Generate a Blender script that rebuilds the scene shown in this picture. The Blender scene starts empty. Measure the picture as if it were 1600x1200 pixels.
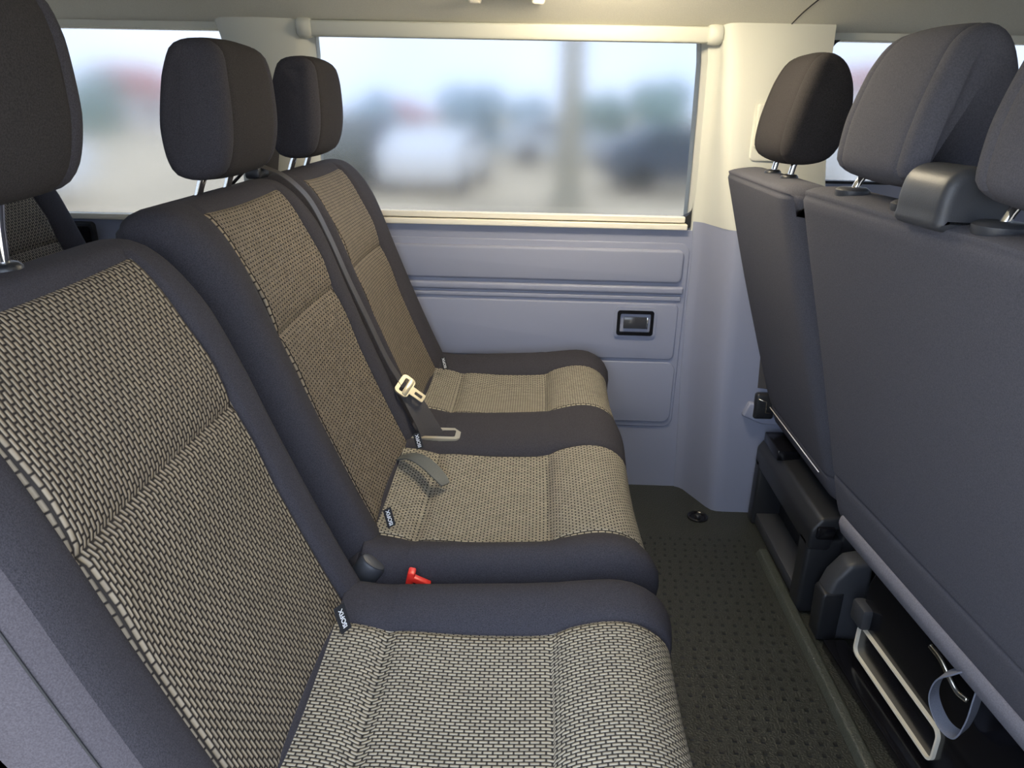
import bpy, bmesh, math, random
from mathutils import Vector, Matrix, Euler
import numpy as np

# ------------------------------------------------------------------ camera, world, light, exposure
scene = bpy.context.scene
COL = scene.collection
CAM_H = 1.12
cd = bpy.data.cameras.new('camera')
cd.sensor_width = 36.0
cd.lens = 25.875
cd.clip_start = 0.02
cd.clip_end = 400
cam = bpy.data.objects.new('camera', cd)
COL.objects.link(cam)
cam.matrix_world = Matrix(((0.9992172, -0.02994307, 0.02585348, 0.0),
                           (0.0348809, 0.35854319, -0.93286125, 0.0),
                           (0.01866314, 0.93303279, 0.35930696, CAM_H),
                           (0, 0, 0, 1)))
scene.camera = cam

world = bpy.data.worlds.new('sky')
scene.world = world
world.use_nodes = True
wn = world.node_tree
wn.nodes.clear()
w_out = wn.nodes.new('ShaderNodeOutputWorld')
w_bg = wn.nodes.new('ShaderNodeBackground')
w_tc = wn.nodes.new('ShaderNodeTexCoord')
w_sep = wn.nodes.new('ShaderNodeSeparateXYZ')
w_ramp = wn.nodes.new('ShaderNodeValToRGB')
w_noise = wn.nodes.new('ShaderNodeTexNoise')
w_noise.inputs['Scale'].default_value = 3.0
w_noise.inputs['Detail'].default_value = 3.0
w_mix = wn.nodes.new('ShaderNodeMix')
w_mix.data_type = 'RGBA'
w_cr = wn.nodes.new('ShaderNodeMapRange')
w_cr.inputs['From Min'].default_value = 0.5
w_cr.inputs['From Max'].default_value = 0.75
w_cr.inputs['To Max'].default_value = 0.45
cr = w_ramp.color_ramp
cr.elements[0].position = 0.0
cr.elements[0].color = (0.63, 0.76, 1.0, 1)
cr.elements[1].position = 0.6
cr.elements[1].color = (0.66, 0.78, 1.0, 1)
wn.links.new(w_tc.outputs['Generated'], w_sep.inputs[0])
wn.links.new(w_tc.outputs['Generated'], w_noise.inputs['Vector'])
wn.links.new(w_sep.outputs['Z'], w_ramp.inputs[0])
wn.links.new(w_noise.outputs['Fac'], w_cr.inputs['Value'])
wn.links.new(w_cr.outputs[0], w_mix.inputs['Factor'])
wn.links.new(w_ramp.outputs[0], w_mix.inputs['A'])
w_mix.inputs['B'].default_value = (1.0, 0.99, 0.97, 1)
wn.links.new(w_mix.outputs['Result'], w_bg.inputs['Color'])
w_bg.inputs['Strength'].default_value = 5.0
wn.links.new(w_bg.outputs[0], w_out.inputs[0])

vs = scene.view_settings
scene.display_settings.display_device = 'sRGB'
vs.view_transform = 'Standard'
vs.look = 'None'
vs.exposure = 0.25
vs.gamma = 1.0
vs.use_curve_mapping = False

random.seed(7)
R = math.radians

# ------------------------------------------------------------------ materials
def new_mat(name):
    m = bpy.data.materials.new(name)
    m.use_nodes = True
    nt = m.node_tree
    b = nt.nodes['Principled BSDF']
    return m, nt, b

def math_node(nt, op, a, b=None, c=None):
    n = nt.nodes.new('ShaderNodeMath')
    n.operation = op
    for k, v in enumerate((a, b, c)):
        if v is None:
            continue
        if isinstance(v, (int, float)):
            n.inputs[k].default_value = v
        else:
            nt.links.new(v, n.inputs[k])
    return n.outputs[0]

def plain(name, col, rough=0.5, metal=0.0, noise=0.0, nscale=300.0, bump=0.0, bscale=400.0, spec=0.5, coat=0.0, bdist=0.001):
    m, nt, b = new_mat(name)
    b.inputs['Base Color'].default_value = (*col, 1)
    b.inputs['Roughness'].default_value = rough
    b.inputs['Metallic'].default_value = metal
    b.inputs['Specular IOR Level'].default_value = spec
    b.inputs['Coat Weight'].default_value = coat
    tc = nt.nodes.new('ShaderNodeTexCoord')
    if noise:
        n = nt.nodes.new('ShaderNodeTexNoise')
        n.inputs['Scale'].default_value = nscale
        n.inputs['Detail'].default_value = 2
        nt.links.new(tc.outputs['Object'], n.inputs['Vector'])
        mr = nt.nodes.new('ShaderNodeMapRange')
        mr.inputs['From Min'].default_value = 0.3
        mr.inputs['From Max'].default_value = 0.7
        mr.inputs['To Min'].default_value = 1 - noise
        mr.inputs['To Max'].default_value = 1 + noise
        nt.links.new(n.outputs['Fac'], mr.inputs['Value'])
        mx = nt.nodes.new('ShaderNodeMix')
        mx.data_type = 'RGBA'
        mx.blend_type = 'MULTIPLY'
        mx.inputs['Factor'].default_value = 1
        mx.inputs['A'].default_value = (*col, 1)
        nt.links.new(mr.outputs[0], mx.inputs['B'])
        nt.links.new(mx.outputs['Result'], b.inputs['Base Color'])
    if bump:
        n2 = nt.nodes.new('ShaderNodeTexNoise')
        n2.inputs['Scale'].default_value = bscale
        n2.inputs['Detail'].default_value = 2
        nt.links.new(tc.outputs['Object'], n2.inputs['Vector'])
        bp = nt.nodes.new('ShaderNodeBump')
        bp.inputs['Strength'].default_value = bump
        bp.inputs['Distance'].default_value = bdist
        nt.links.new(n2.outputs['Fac'], bp.inputs['Height'])
        nt.links.new(bp.outputs[0], b.inputs['Normal'])
    return m

def weave(name, pu, pv, light, dark, thin=2.15):
    """brick-bond woven knots in UV metres: u across the seat, v along it"""
    m, nt, b = new_mat(name)
    uv = nt.nodes.new('ShaderNodeUVMap')
    sp = nt.nodes.new('ShaderNodeSeparateXYZ')
    nt.links.new(uv.outputs[0], sp.inputs[0])
    u = math_node(nt, 'DIVIDE', sp.outputs['X'], pu)
    v = math_node(nt, 'DIVIDE', sp.outputs['Y'], pv)
    row = math_node(nt, 'FLOOR', u)
    odd = math_node(nt, 'MULTIPLY', math_node(nt, 'FLOORED_MODULO', row, 2.0), 0.5)
    vv = math_node(nt, 'ADD', v, odd)
    fu = math_node(nt, 'SUBTRACT', math_node(nt, 'FRACT', u), 0.5)
    fv = math_node(nt, 'SUBTRACT', math_node(nt, 'FRACT', vv), 0.5)
    # rounded capsule height
    hu = math_node(nt, 'SUBTRACT', 1.0, math_node(nt, 'POWER', math_node(nt, 'MULTIPLY', math_node(nt, 'ABSOLUTE', fu), thin), 2.0))
    av = math_node(nt, 'ABSOLUTE', fv)
    mr = nt.nodes.new('ShaderNodeMapRange')
    mr.interpolation_type = 'SMOOTHSTEP'
    mr.inputs['From Min'].default_value = 0.49
    mr.inputs['From Max'].default_value = 0.34
    nt.links.new(av, mr.inputs['Value'])
    h = math_node(nt, 'MAXIMUM', math_node(nt, 'MULTIPLY', hu, mr.outputs[0]), 0.0)
    # fine thread ribs on each knot
    rib = math_node(nt, 'MULTIPLY_ADD', math_node(nt, 'SINE', math_node(nt, 'MULTIPLY', sp.outputs['Y'], 5200.0)), 0.05, 0.95)
    wn_ = nt.nodes.new('ShaderNodeTexWhiteNoise')
    wn_.noise_dimensions = '2D'
    cb = nt.nodes.new('ShaderNodeCombineXYZ')
    nt.links.new(row, cb.inputs['X'])
    nt.links.new(math_node(nt, 'FLOOR', vv), cb.inputs['Y'])
    nt.links.new(cb.outputs[0], wn_.inputs['Vector'])
    var = math_node(nt, 'MULTIPLY_ADD', wn_.outputs['Value'], 0.3, 0.85)
    f = nt.nodes.new('ShaderNodeMapRange')
    f.inputs['From Min'].default_value = 0.12
    f.inputs['From Max'].default_value = 0.75
    nt.links.new(h, f.inputs['Value'])
    fac = math_node(nt, 'MULTIPLY', math_node(nt, 'MULTIPLY', f.outputs[0], var), rib)
    mx = nt.nodes.new('ShaderNodeMix')
    mx.data_type = 'RGBA'
    mx.inputs['A'].default_value = (*dark, 1)
    mx.inputs['B'].default_value = (*light, 1)
    nt.links.new(fac, mx.inputs['Factor'])
    nt.links.new(mx.outputs['Result'], b.inputs['Base Color'])
    bp = nt.nodes.new('ShaderNodeBump')
    bp.inputs['Strength'].default_value = 0.8
    bp.inputs['Distance'].default_value = 0.0016
    nt.links.new(h, bp.inputs['Height'])
    nt.links.new(bp.outputs[0], b.inputs['Normal'])
    b.inputs['Roughness'].default_value = 0.75
    b.inputs['Specular IOR Level'].default_value = 0.35
    return m

def glass_mat(name, rough, col):
    m, nt, b = new_mat(name)
    b.inputs['Base Color'].default_value = (*col, 1)
    b.inputs['Roughness'].default_value = rough
    b.inputs['Transmission Weight'].default_value = 1.0
    b.inputs['IOR'].default_value = 1.3
    b.inputs['Specular IOR Level'].default_value = 0.2
    return m

M = {}
M['cloth'] = plain('charcoal_cloth', (0.044, 0.042, 0.050), 0.9, noise=0.30, nscale=700, bump=0.35, bscale=900, spec=0.15)
M['cloth_lit'] = plain('lit_charcoal_cloth', (0.068, 0.062, 0.070), 0.9, noise=0.2, nscale=700, bump=0.3, bscale=900, spec=0.15)  # charcoal cloth made paler for the daylight on the near seat side
M['cloth_roll'] = plain('pale_slate_cloth', (0.19, 0.19, 0.225), 0.9, noise=0.16, nscale=500, bump=0.3, bscale=900, spec=0.15)
M['cloth_front'] = plain('slate_cloth', (0.088, 0.088, 0.106), 0.9, noise=0.16, nscale=500, bump=0.3, bscale=900, spec=0.15)
M['cloth_head'] = plain('brown_black_cloth', (0.032, 0.029, 0.030), 0.9, noise=0.30, nscale=600, bump=0.35, bscale=800, spec=0.15)
M['weave_back'] = weave('weave_back', 0.0060, 0.0138, (0.285, 0.238, 0.172), (0.016, 0.012, 0.010), 2.5)
M['weave_seat'] = weave('weave_seat', 0.0052, 0.0120, (0.42, 0.38, 0.295), (0.022, 0.020, 0.019), 2.2)
M['thread'] = plain('seam_thread', (0.30, 0.26, 0.19), 0.8)
M['black_plastic'] = plain('black_plastic', (0.018, 0.019, 0.022), 0.38, bump=0.25, bscale=700)
M['dark_plastic'] = plain('dark_plastic', (0.045, 0.048, 0.056), 0.45, bump=0.2, bscale=700)
M['gloss_black'] = plain('gloss_black', (0.006, 0.006, 0.008), 0.18)
M['chrome'] = plain('chrome', (0.85, 0.84, 0.82), 0.08, metal=1.0)
M['steel'] = plain('steel', (0.75, 0.72, 0.62), 0.25, metal=1.0)
M['webbing'] = plain('webbing', (0.050, 0.045, 0.045), 0.55, noise=0.2, nscale=900, bump=0.3, bscale=1200)
M['strap'] = plain('strap_grey', (0.085, 0.09, 0.085), 0.6, noise=0.15, nscale=800)
M['tape'] = plain('grey_tape', (0.22, 0.24, 0.31), 0.8, noise=0.15, nscale=800)
M['metal_beige'] = plain('tongue_metal', (0.62, 0.56, 0.42), 0.35, metal=0.7)
M['red'] = plain('red_button', (0.75, 0.03, 0.02), 0.35)
M['white_print'] = plain('white_print', (0.85, 0.85, 0.85), 0.7)
M['tag'] = plain('tag_black', (0.012, 0.012, 0.014), 0.7)
M['trim_grey'] = plain('trim_grey', (0.262, 0.280, 0.365), 0.55, bump=0.12, bscale=900)
M['trim_beige'] = plain('trim_beige', (0.60, 0.60, 0.525), 0.6, bump=0.08, bscale=900)
M['seal'] = plain('window_seal', (0.84, 0.79, 0.66), 0.45)  # cream raised for the outside light the sill catches
M['rubber'] = plain('black_rubber', (0.012, 0.012, 0.013), 0.6)
M['headliner'] = plain('headliner_cloth', (0.80, 0.77, 0.66), 0.95, noise=0.06, nscale=500, bump=0.2, bscale=900, spec=0.1)
M['mat'] = plain('floor_mat', (0.027, 0.030, 0.025), 0.40, bump=1.0, bscale=240, bdist=0.003, spec=0.5)
M['mat_dark'] = plain('floor_stud', (0.010, 0.011, 0.011), 0.45)
M['rail'] = plain('rail_plastic', (0.060, 0.066, 0.055), 0.36, bump=0.8, bscale=260, bdist=0.002)
M['glass'] = glass_mat('frosted_glass', 0.175, (0.245, 0.25, 0.26))
M['lens'] = plain('smoked_plastic', (0.05, 0.052, 0.06), 0.15)

# ------------------------------------------------------------------ helpers
BASE = {}

def root_of(o):
    while o.parent:
        o = o.parent
    return o

def tag(o, label=None, cat=None, group=None, kind=None):
    if label: o['label'] = label
    if cat: o['category'] = cat
    if group: o['group'] = group
    if kind: o['kind'] = kind
    return o

def thing(name, base, label, cat, group=None, rotz=0.0):
    o = bpy.data.objects.new(name, None)
    o.empty_display_size = 0.05
    o.location = base
    o.rotation_euler = (0, 0, rotz)
    COL.objects.link(o)
    BASE[o.name] = Vector(base)
    return tag(o, label, cat, group)

def link(name, me, mat, parent=None):
    o = bpy.data.objects.new(name, me)
    if mat is not None and len(me.materials) == 0:
        me.materials.append(M[mat] if isinstance(mat, str) else mat)
    if parent is not None:
        b = BASE.get(root_of(parent).name, Vector((0, 0, 0)))
        me.transform(Matrix.Translation(-b))
        o.parent = parent
    COL.objects.link(o)
    return o

def mk(name, verts, faces, mat, parent=None, smooth=True, uvs=None):
    me = bpy.data.meshes.new(name)
    me.from_pydata([tuple(v) for v in verts], [], faces)
    if uvs is not None:
        lay = me.uv_layers.new(name='UVMap')
        for lp in me.loops:
            lay.data[lp.index].uv = uvs[lp.vertex_index]
    if smooth:
        me.polygons.foreach_set('use_smooth', [True] * len(me.polygons))
    me.update()
    return link(name, me, mat, parent)

def from_bm(name, bm, mat, parent=None, smooth=True):
    bmesh.ops.recalc_face_normals(bm, faces=bm.faces[:])
    me = bpy.data.meshes.new(name)
    bm.to_mesh(me)
    bm.free()
    if smooth:
        me.polygons.foreach_set('use_smooth', [True] * len(me.polygons))
        me.set_sharp_from_angle(angle=R(42))
    return link(name, me, mat, parent)

def bm_box(bm, c, s, bevel=0.0, seg=2, rot=None):
    r = bmesh.ops.create_cube(bm, size=1.0)
    vs_ = r['verts']
    bmesh.ops.scale(bm, vec=Vector(s), verts=vs_)
    if bevel:
        es = list({e for v in vs_ for e in v.link_edges})
        rr = bmesh.ops.bevel(bm, geom=es, offset=bevel, segments=seg, affect='EDGES', profile=0.5)
        vs_ = list({v for f in rr['faces'] for v in f.verts} | {v for v in vs_ if v.is_valid})
    if rot is not None:
        bmesh.ops.rotate(bm, cent=(0, 0, 0), matrix=rot, verts=vs_)
    bmesh.ops.translate(bm, vec=Vector(c), verts=vs_)

def box(name, c, s, mat, parent=None, bevel=0.004, seg=2, rot=None):
    bm = bmesh.new()
    bm_box(bm, c, s, bevel, seg, rot)
    return from_bm(name, bm, mat, parent)

def catmull(pts, n=8, closed=False):
    P = [Vector(p) for p in pts]
    out = []
    m = len(P)
    rng = range(m) if closed else range(m - 1)
    for i in rng:
        p0 = P[(i - 1) % m] if (closed or i > 0) else P[0]
        p1 = P[i]
        p2 = P[(i + 1) % m]
        p3 = P[(i + 2) % m] if (closed or i + 2 < m) else P[-1]
        for k in range(n):
            t = k / n
            out.append(0.5 * ((2 * p1) + (-p0 + p2) * t + (2 * p0 - 5 * p1 + 4 * p2 - p3) * t * t + (-p0 + 3 * p1 - 3 * p2 + p3) * t ** 3))
    if not closed:
        out.append(P[-1].copy())
    return out

def tube_data(path, r, seg=12, closed=False, cap=True):
    path = [Vector(p) for p in path]
    n = len(path)
    V, F = [], []
    up = None
    for i, p in enumerate(path):
        a = path[(i - 1) % n] if (closed or i > 0) else path[0]
        b = path[(i + 1) % n] if (closed or i < n - 1) else path[-1]
        t = (b - a).normalized()
        if up is None:
            up = Vector((0, 0, 1)) if abs(t.z) < 0.9 else Vector((1, 0, 0))
        s = t.cross(up).normalized()
        up = s.cross(t).normalized()
        rr = r[i] if isinstance(r, (list, tuple)) else r
        for k in range(seg):
            a_ = 2 * math.pi * k / seg
            V.append(p + s * math.cos(a_) * rr + up * math.sin(a_) * rr)
    for i in range(n if closed else n - 1):
        j = (i + 1) % n
        for k in range(seg):
            F.append((i * seg + k, i * seg + (k + 1) % seg, j * seg + (k + 1) % seg, j * seg + k))
    if cap and not closed:
        F.append(tuple(range(seg))[::-1])
        F.append(tuple((n - 1) * seg + k for k in range(seg)))
    return V, F

def tube(name, path, r, mat, parent=None, seg=12, closed=False):
    V, F = tube_data(path, r, seg, closed)
    return mk(name, V, F, mat, parent)

def lathe(name, c, prof, mat, parent=None, seg=28, axis=Vector((0, 0, 1)), sx=1.0, sy=1.0):
    """prof: list of (radius, height) around axis"""
    q = Vector((0, 0, 1)).rotation_difference(axis)
    V, F = [], []
    for (r, h) in prof:
        for k in range(seg):
            a = 2 * math.pi * k / seg
            V.append(Vector(c) + q @ Vector((r * math.cos(a) * sx, r * math.sin(a) * sy, h)))
    n = len(prof)
    for i in range(n - 1):
        for k in range(seg):
            F.append((i * seg + k, i * seg + (k + 1) % seg, (i + 1) * seg + (k + 1) % seg, (i + 1) * seg + k))
    F.append(tuple(range(seg))[::-1])
    F.append(tuple((n - 1) * seg + k for k in range(seg)))
    o = mk(name, V, F, mat, parent)
    o.data.set_sharp_from_angle(angle=R(50))
    return o

def ribbon(name, path, wdirs, width, th, mat, parent=None, closed=False):
    """flat strap with thickness; wdirs: one direction or one per point"""
    path = [Vector(p) for p in path]
    n = len(path)
    V, F = [], []
    for i, p in enumerate(path):
        a = path[(i - 1) % n] if (closed or i > 0) else path[0]
        b = path[(i + 1) % n] if (closed or i < n - 1) else path[-1]
        t = (b - a).normalized()
        w = Vector(wdirs[i] if isinstance(wdirs, list) else wdirs)
        w = (w - t * w.dot(t)).normalized()
        nn = t.cross(w).normalized()
        ww = width[i] if isinstance(width, list) else width
        for (x, y) in ((-.5, -.5), (.5, -.5), (.5, .5), (-.5, .5)):
            V.append(p + w * ww * x + nn * th * y)
    for i in range(n if closed else n - 1):
        j = (i + 1) % n
        for k in range(4):
            F.append((i * 4 + k, i * 4 + (k + 1) % 4, j * 4 + (k + 1) % 4, j * 4 + k))
    if not closed:
        F.append((3, 2, 1, 0))
        F.append(tuple((n - 1) * 4 + k for k in range(4)))
    o = mk(name, V, F, mat, parent)
    o.data.set_sharp_from_angle(angle=R(50))
    return o

def rrect(cx, cy, w, h, r, seg=6):
    out = []
    for (sx, sy, a0) in ((1, 1, 0), (-1, 1, 90), (-1, -1, 180), (1, -1, 270)):
        for k in range(seg + 1):
            a = R(a0 + 90 * k / seg)
            out.append((cx + sx * (w / 2 - r) + r * math.cos(a), cy + sy * (h / 2 - r) + r * math.sin(a)))
    return out

def plate(name, x0, x1, z0, z1, y, th, rad, bev, mat, parent=None, tilt=None):
    """rounded rectangle lying in XZ, back at y, proud towards -Y by th, edge bevelled"""
    V, F = [], []
    cx, cz, w, h = (x0 + x1) / 2, (z0 + z1) / 2, x1 - x0, z1 - z0
    loops = [(0.0, 0.0)]
    for k in range(5):
        a = math.pi / 2 * k / 4
        loops.append((bev * (1 - math.cos(a)), th - bev * (1 - math.sin(a)) if th > bev else th * math.sin(a)))
    for ins, d in loops:
        for (px, pz) in rrect(cx, cz, w - 2 * ins, h - 2 * ins, max(rad - ins, 0.001)):
            yy = y(pz) if callable(y) else y
            V.append((px, yy - d, pz))
    n = len(rrect(0, 0, 1, 1, .1))
    for i in range(len(loops) - 1):
        for k in range(n):
            F.append((i * n + k, i * n + (k + 1) % n, (i + 1) * n + (k + 1) % n, (i + 1) * n + k))
    F.append(tuple((len(loops) - 1) * n + k for k in range(n)))
    F.append(tuple(range(n))[::-1])
    o = mk(name, V, F, mat, parent)
    fix_normals(o)
    return o

def ring(name, outer, inner, y, th, mat, parent=None):
    """flat frame between two equal-length XZ loops, from y to y-th"""
    n = len(outer)
    V, F = [], []
    for lp, d in ((outer, 0), (outer, th), (inner, th), (inner, 0)):
        for (px, pz) in lp:
            yy = y(pz) if callable(y) else y
            V.append((px, yy - d, pz))
    for i in range(4):
        j = (i + 1) % 4
        for k in range(n):
            F.append((i * n + k, i * n + (k + 1) % n, j * n + (k + 1) % n, j * n + k))
    o = mk(name, V, F, mat, parent, smooth=False)
    fix_normals(o)
    return o

def fix_normals(o):
    bm = bmesh.new()
    bm.from_mesh(o.data)
    bmesh.ops.recalc_face_normals(bm, faces=bm.faces[:])
    bm.to_mesh(o.data)
    bm.free()
    o.data.set_sharp_from_angle(angle=R(42))

def prism(name, poly, axis, a0, a1, mat, parent=None, bevel=0.0, smooth=True):
    """extrude a closed polygon along an axis; poly coords are the other two axes in order"""
    bm = bmesh.new()
    def pt(p, a):
        return {'X': (a, p[0], p[1]), 'Y': (p[0], a, p[1]), 'Z': (p[0], p[1], a)}[axis]
    v0 = [bm.verts.new(pt(p, a0)) for p in poly]
    v1 = [bm.verts.new(pt(p, a1)) for p in poly]
    bm.faces.new(v0[::-1])
    bm.faces.new(v1)
    n = len(poly)
    for k in range(n):
        bm.faces.new((v0[k], v0[(k + 1) % n], v1[(k + 1) % n], v1[k]))
    if bevel:
        bmesh.ops.recalc_face_normals(bm, faces=bm.faces[:])
        es = [e for e in bm.edges if len(e.link_faces) == 2 and e.calc_face_angle() > R(25)]
        bmesh.ops.bevel(bm, geom=es, offset=bevel, segments=3, affect='EDGES', profile=0.5, clamp_overlap=True)
    return from_bm(name, bm, mat, parent, smooth)

# ---- lofted upholstery -------------------------------------------------------
class Profile:
    """closed XZ outline resampled with extra points at seams. Clockwise or not, normals point out."""
    def __init__(self, ctrl, seams_at=(), step=0.016, dens=10):
        fine = [Vector((p[0], p[1])) for p in catmull([(a, b, 0) for a, b in ctrl], dens, closed=True)]
        n = len(fine)
        L = [0.0]
        for i in range(n):
            L.append(L[-1] + (fine[(i + 1) % n] - fine[i]).length)
        tot = L[-1]
        def at(s):
            s = s % tot
            lo = max(i for i in range(n) if L[i] <= s)
            f = (s - L[lo]) / max(L[lo + 1] - L[lo], 1e-9)
            return fine[lo].lerp(fine[(lo + 1) % n], f)
        # seams given as points -> arc positions
        self.seam_s = []
        for p in seams_at:
            k = min(range(n), key=lambda i: (fine[i] - Vector(p)).length)
            self.seam_s.append(L[k])
        ss = [k * tot / int(tot / step) for k in range(int(tot / step))]
        ss = [s for s in ss if all(abs(s - q) > 0.009 for q in self.seam_s)]
        for q in self.seam_s:
            ss += [(q + d) % tot for d in (-0.008, -0.003, 0.0, 0.003, 0.008)]
        ss = sorted(set(round(s, 6) for s in ss))
        self.s = ss
        self.tot = tot
        self.p = [at(s) for s in ss]
        area = sum(self.p[i].x * self.p[(i + 1) % len(ss)].y - self.p[(i + 1) % len(ss)].x * self.p[i].y for i in range(len(ss)))
        sg = 1 if area > 0 else -1
        self.n = []
        for s in ss:
            t = (at(s + 0.006) - at(s - 0.006)).normalized()
            self.n.append(Vector((t.y, -t.x)) * sg)

    def near(self, q, i, w=0.003):
        d = abs(self.s[i] - q)
        d = min(d, self.tot - d)
        return d < w

def stations(y0, y1, rad, seams=(), step=0.02, nr=7):
    """list of (y, inset)"""
    ys = []
    for k in range(nr + 1):
        a = math.pi / 2 * k / nr
        ys.append((y0 + rad * (1 - math.sin(a)) if False else y0 + rad * (1 - math.cos(a)), rad * (1 - math.sin(a))))
    n = max(2, int((y1 - y0 - 2 * rad) / step))
    for k in range(1, n):
        y = y0 + rad + (y1 - y0 - 2 * rad) * k / n
        if all(abs(y - q) > 0.009 for q in seams):
            ys.append((y, 0.0))
    for q in seams:
        for d in (-0.008, -0.003, 0.0, 0.003, 0.008):
            y = q + d
            if y0 + rad <= y <= y1 - rad:
                ys.append((y, 0.0))
            else:
                e = min(y - y0, y1 - y)
                c = max(0.0, 1 - e / rad)
                ys.append((y, rad * (1 - math.sqrt(max(0, 1 - c * c)))))
    for k in range(nr + 1):
        a = math.pi / 2 * k / nr
        ys.append((y1 - rad * (1 - math.cos(a)), rad * (1 - math.sin(a))))
    ys = sorted(set((round(a, 6), round(b, 6)) for a, b in ys))
    out = []
    for y, i in ys:
        if not out or y - out[-1][0] > 0.0012:
            out.append((y, i))
    return out

def loft(prof, sta, region, names, off=None, ywarp=None, insetmul=None):
    """region(i,j) -> key; names: key -> (object name, material, parent). Returns dict of objects"""
    N, S = len(prof.p), len(sta)
    P = {}
    for j, (y, ins) in enumerate(sta):
        for i in range(N):
            p, n = prof.p[i], prof.n[i]
            o = (off(i, j) if off else 0.0) - ins * (insetmul(i) if insetmul else 1.0)
            yy = ywarp(p, y) if ywarp else y
            P[i, j] = Vector((p.x + n.x * o, yy, p.y + n.y * o))
    groups = {}
    for j in range(S - 1):
        for i in range(N):
            groups.setdefault(region(i, j), []).append((i, j))
    objs = {}
    for key in names:
        cells = groups.get(key, [])
        nm, mat, par = names[key]
        if par is not None and not hasattr(par, 'name'):
            par = objs[par]
        idx, V, F, UV = {}, [], [], []
        def vid(i, j, wrap):
            k = (i, j, wrap)
            if k not in idx:
                idx[k] = len(V)
                V.append(P[i % N, j])
                UV.append((sta[j][0], prof.s[i % N] + (prof.tot if wrap else 0)))
            return idx[k]
        for (i, j) in cells:
            w = (i + 1) >= N
            F.append((vid(i, j, False), vid((i + 1) % N, j, w), vid((i + 1) % N, j + 1, w), vid(i, j + 1, False)))
        capped = {'body': tuple(j for j, k in ((0, 'cap0'), (S - 1, 'cap1')) if k not in names), 'cap0': (0,), 'cap1': (S - 1,)}.get(key, ())
        for j in capped:
            F.append(tuple(vid(i, j, False) for i in range(N)))
        o = mk(nm, V, F, mat, par, uvs=UV)
        # consistent outward normals for open pieces
        bm = bmesh.new()
        bm.from_mesh(o.data)
        bmesh.ops.remove_doubles(bm, verts=bm.verts[:], dist=1e-6) if key == 'body' else None
        bmesh.ops.recalc_face_normals(bm, faces=bm.faces[:])
        bm.to_mesh(o.data)
        bm.free()
        objs[key] = o
    return objs

def text_mesh(txt, size):
    cu = bpy.data.curves.new('lettering', 'FONT')
    cu.body = txt
    cu.size = size
    cu.align_x = 'CENTER'
    cu.align_y = 'CENTER'
    cu.extrude = 0.0002
    cu.offset = size * 0.012
    ob = bpy.data.objects.new('lettering', cu)
    COL.objects.link(ob)
    dg = bpy.context.evaluated_depsgraph_get()
    dg.update()
    me = bpy.data.meshes.new_from_object(ob.evaluated_get(dg))
    bpy.data.objects.remove(ob)
    bpy.data.curves.remove(cu)
    me.materials.clear()
    return me

# ------------------------------------------------------------------ setting: floor, walls, ceiling, windows
FY = 2.06                       # inner face of the far side wall at floor level
def wy(z):                      # the side wall leans in slightly above the window sill
    return FY - 0.012 * max(0.0, z) / 0.8 if z < 0.82 else FY - 0.012 - (z - 0.82) * 0.13

X_MIN, X_MAX = -2.15, 2.0

floor = tag(box('floor', ((X_MIN + X_MAX) / 2, 1.12, -0.03), (X_MAX - X_MIN, 2.0, 0.06), 'mat', None, 0.0), 'black rubbery floor mat with a leathery grain and small studs', 'floor', kind='structure')
# studs of the mat: far too many to single out
V, F = [], []
for a in range(16):
    for b in range(46):
        cx, cy = 0.180 + a * 0.027 + 0.004 * (b % 3), 0.52 + b * 0.0275
        if cx > 0.612: continue
        k = len(V)
        h = 0.0022
        for (dx, dy, dz) in ((-.0042, -.0042, 0), (.0042, -.0042, 0), (.0042, .0042, 0), (-.0042, .0042, 0), (-.0034, -.0034, h), (.0034, -.0034, h), (.0034, .0034, h), (-.0034, .0034, h)):
            V.append((cx + dx, cy + dy, dz))
        F += [(k + 4, k + 5, k + 6, k + 7)] + [(k + q, k + (q + 1) % 4, k + 4 + (q + 1) % 4, k + 4 + q) for q in range(4)]
studs = mk('studs', V, F, 'mat_dark', floor, smooth=False)
studs['kind'] = 'stuff'

# raised rail strip along the front row
tr = prism('trim_1', [(0.612, 0.0), (0.622, 0.016), (0.640, 0.018), (0.652, 0.0)], 'Y', 0.14, 1.70, 'rail', None, 0.004)
tag(tr, 'raised grained strip edging the floor mat by the front seats', 'trim', kind='structure')

def side_slab(name, x0, x1, z0, z1, mat, label, parent=None, th=0.07, nz=6):
    """piece of the far wall between two heights"""
    V, F = [], []
    zs = [z0 + (z1 - z0) * k / nz for k in range(nz + 1)]
    for x in (x0, x1):
        for z in zs: V.append((x, wy(z), z))
        for z in zs: V.append((x, wy(z) + th, z))
    n = nz + 1
    for k in range(nz):
        F.append((k, 2 * n + k, 2 * n + k + 1, k + 1))
        F.append((n + k, n + k + 1, 3 * n + k + 1, 3 * n + k))
        F.append((k, k + 1, n + k + 1, n + k))
        F.append((2 * n + k, 3 * n + k, 3 * n + k + 1, 2 * n + k + 1))
    F.append((0, n, 3 * n, 2 * n))
    F.append((n - 1, 3 * n - 1, 4 * n - 1, 2 * n - 1))
    o = mk(name, V, F, mat, parent, smooth=False)
    fix_normals(o)
    if parent is None:
        tag(o, label, 'wall', kind='structure')
    return o

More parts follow.
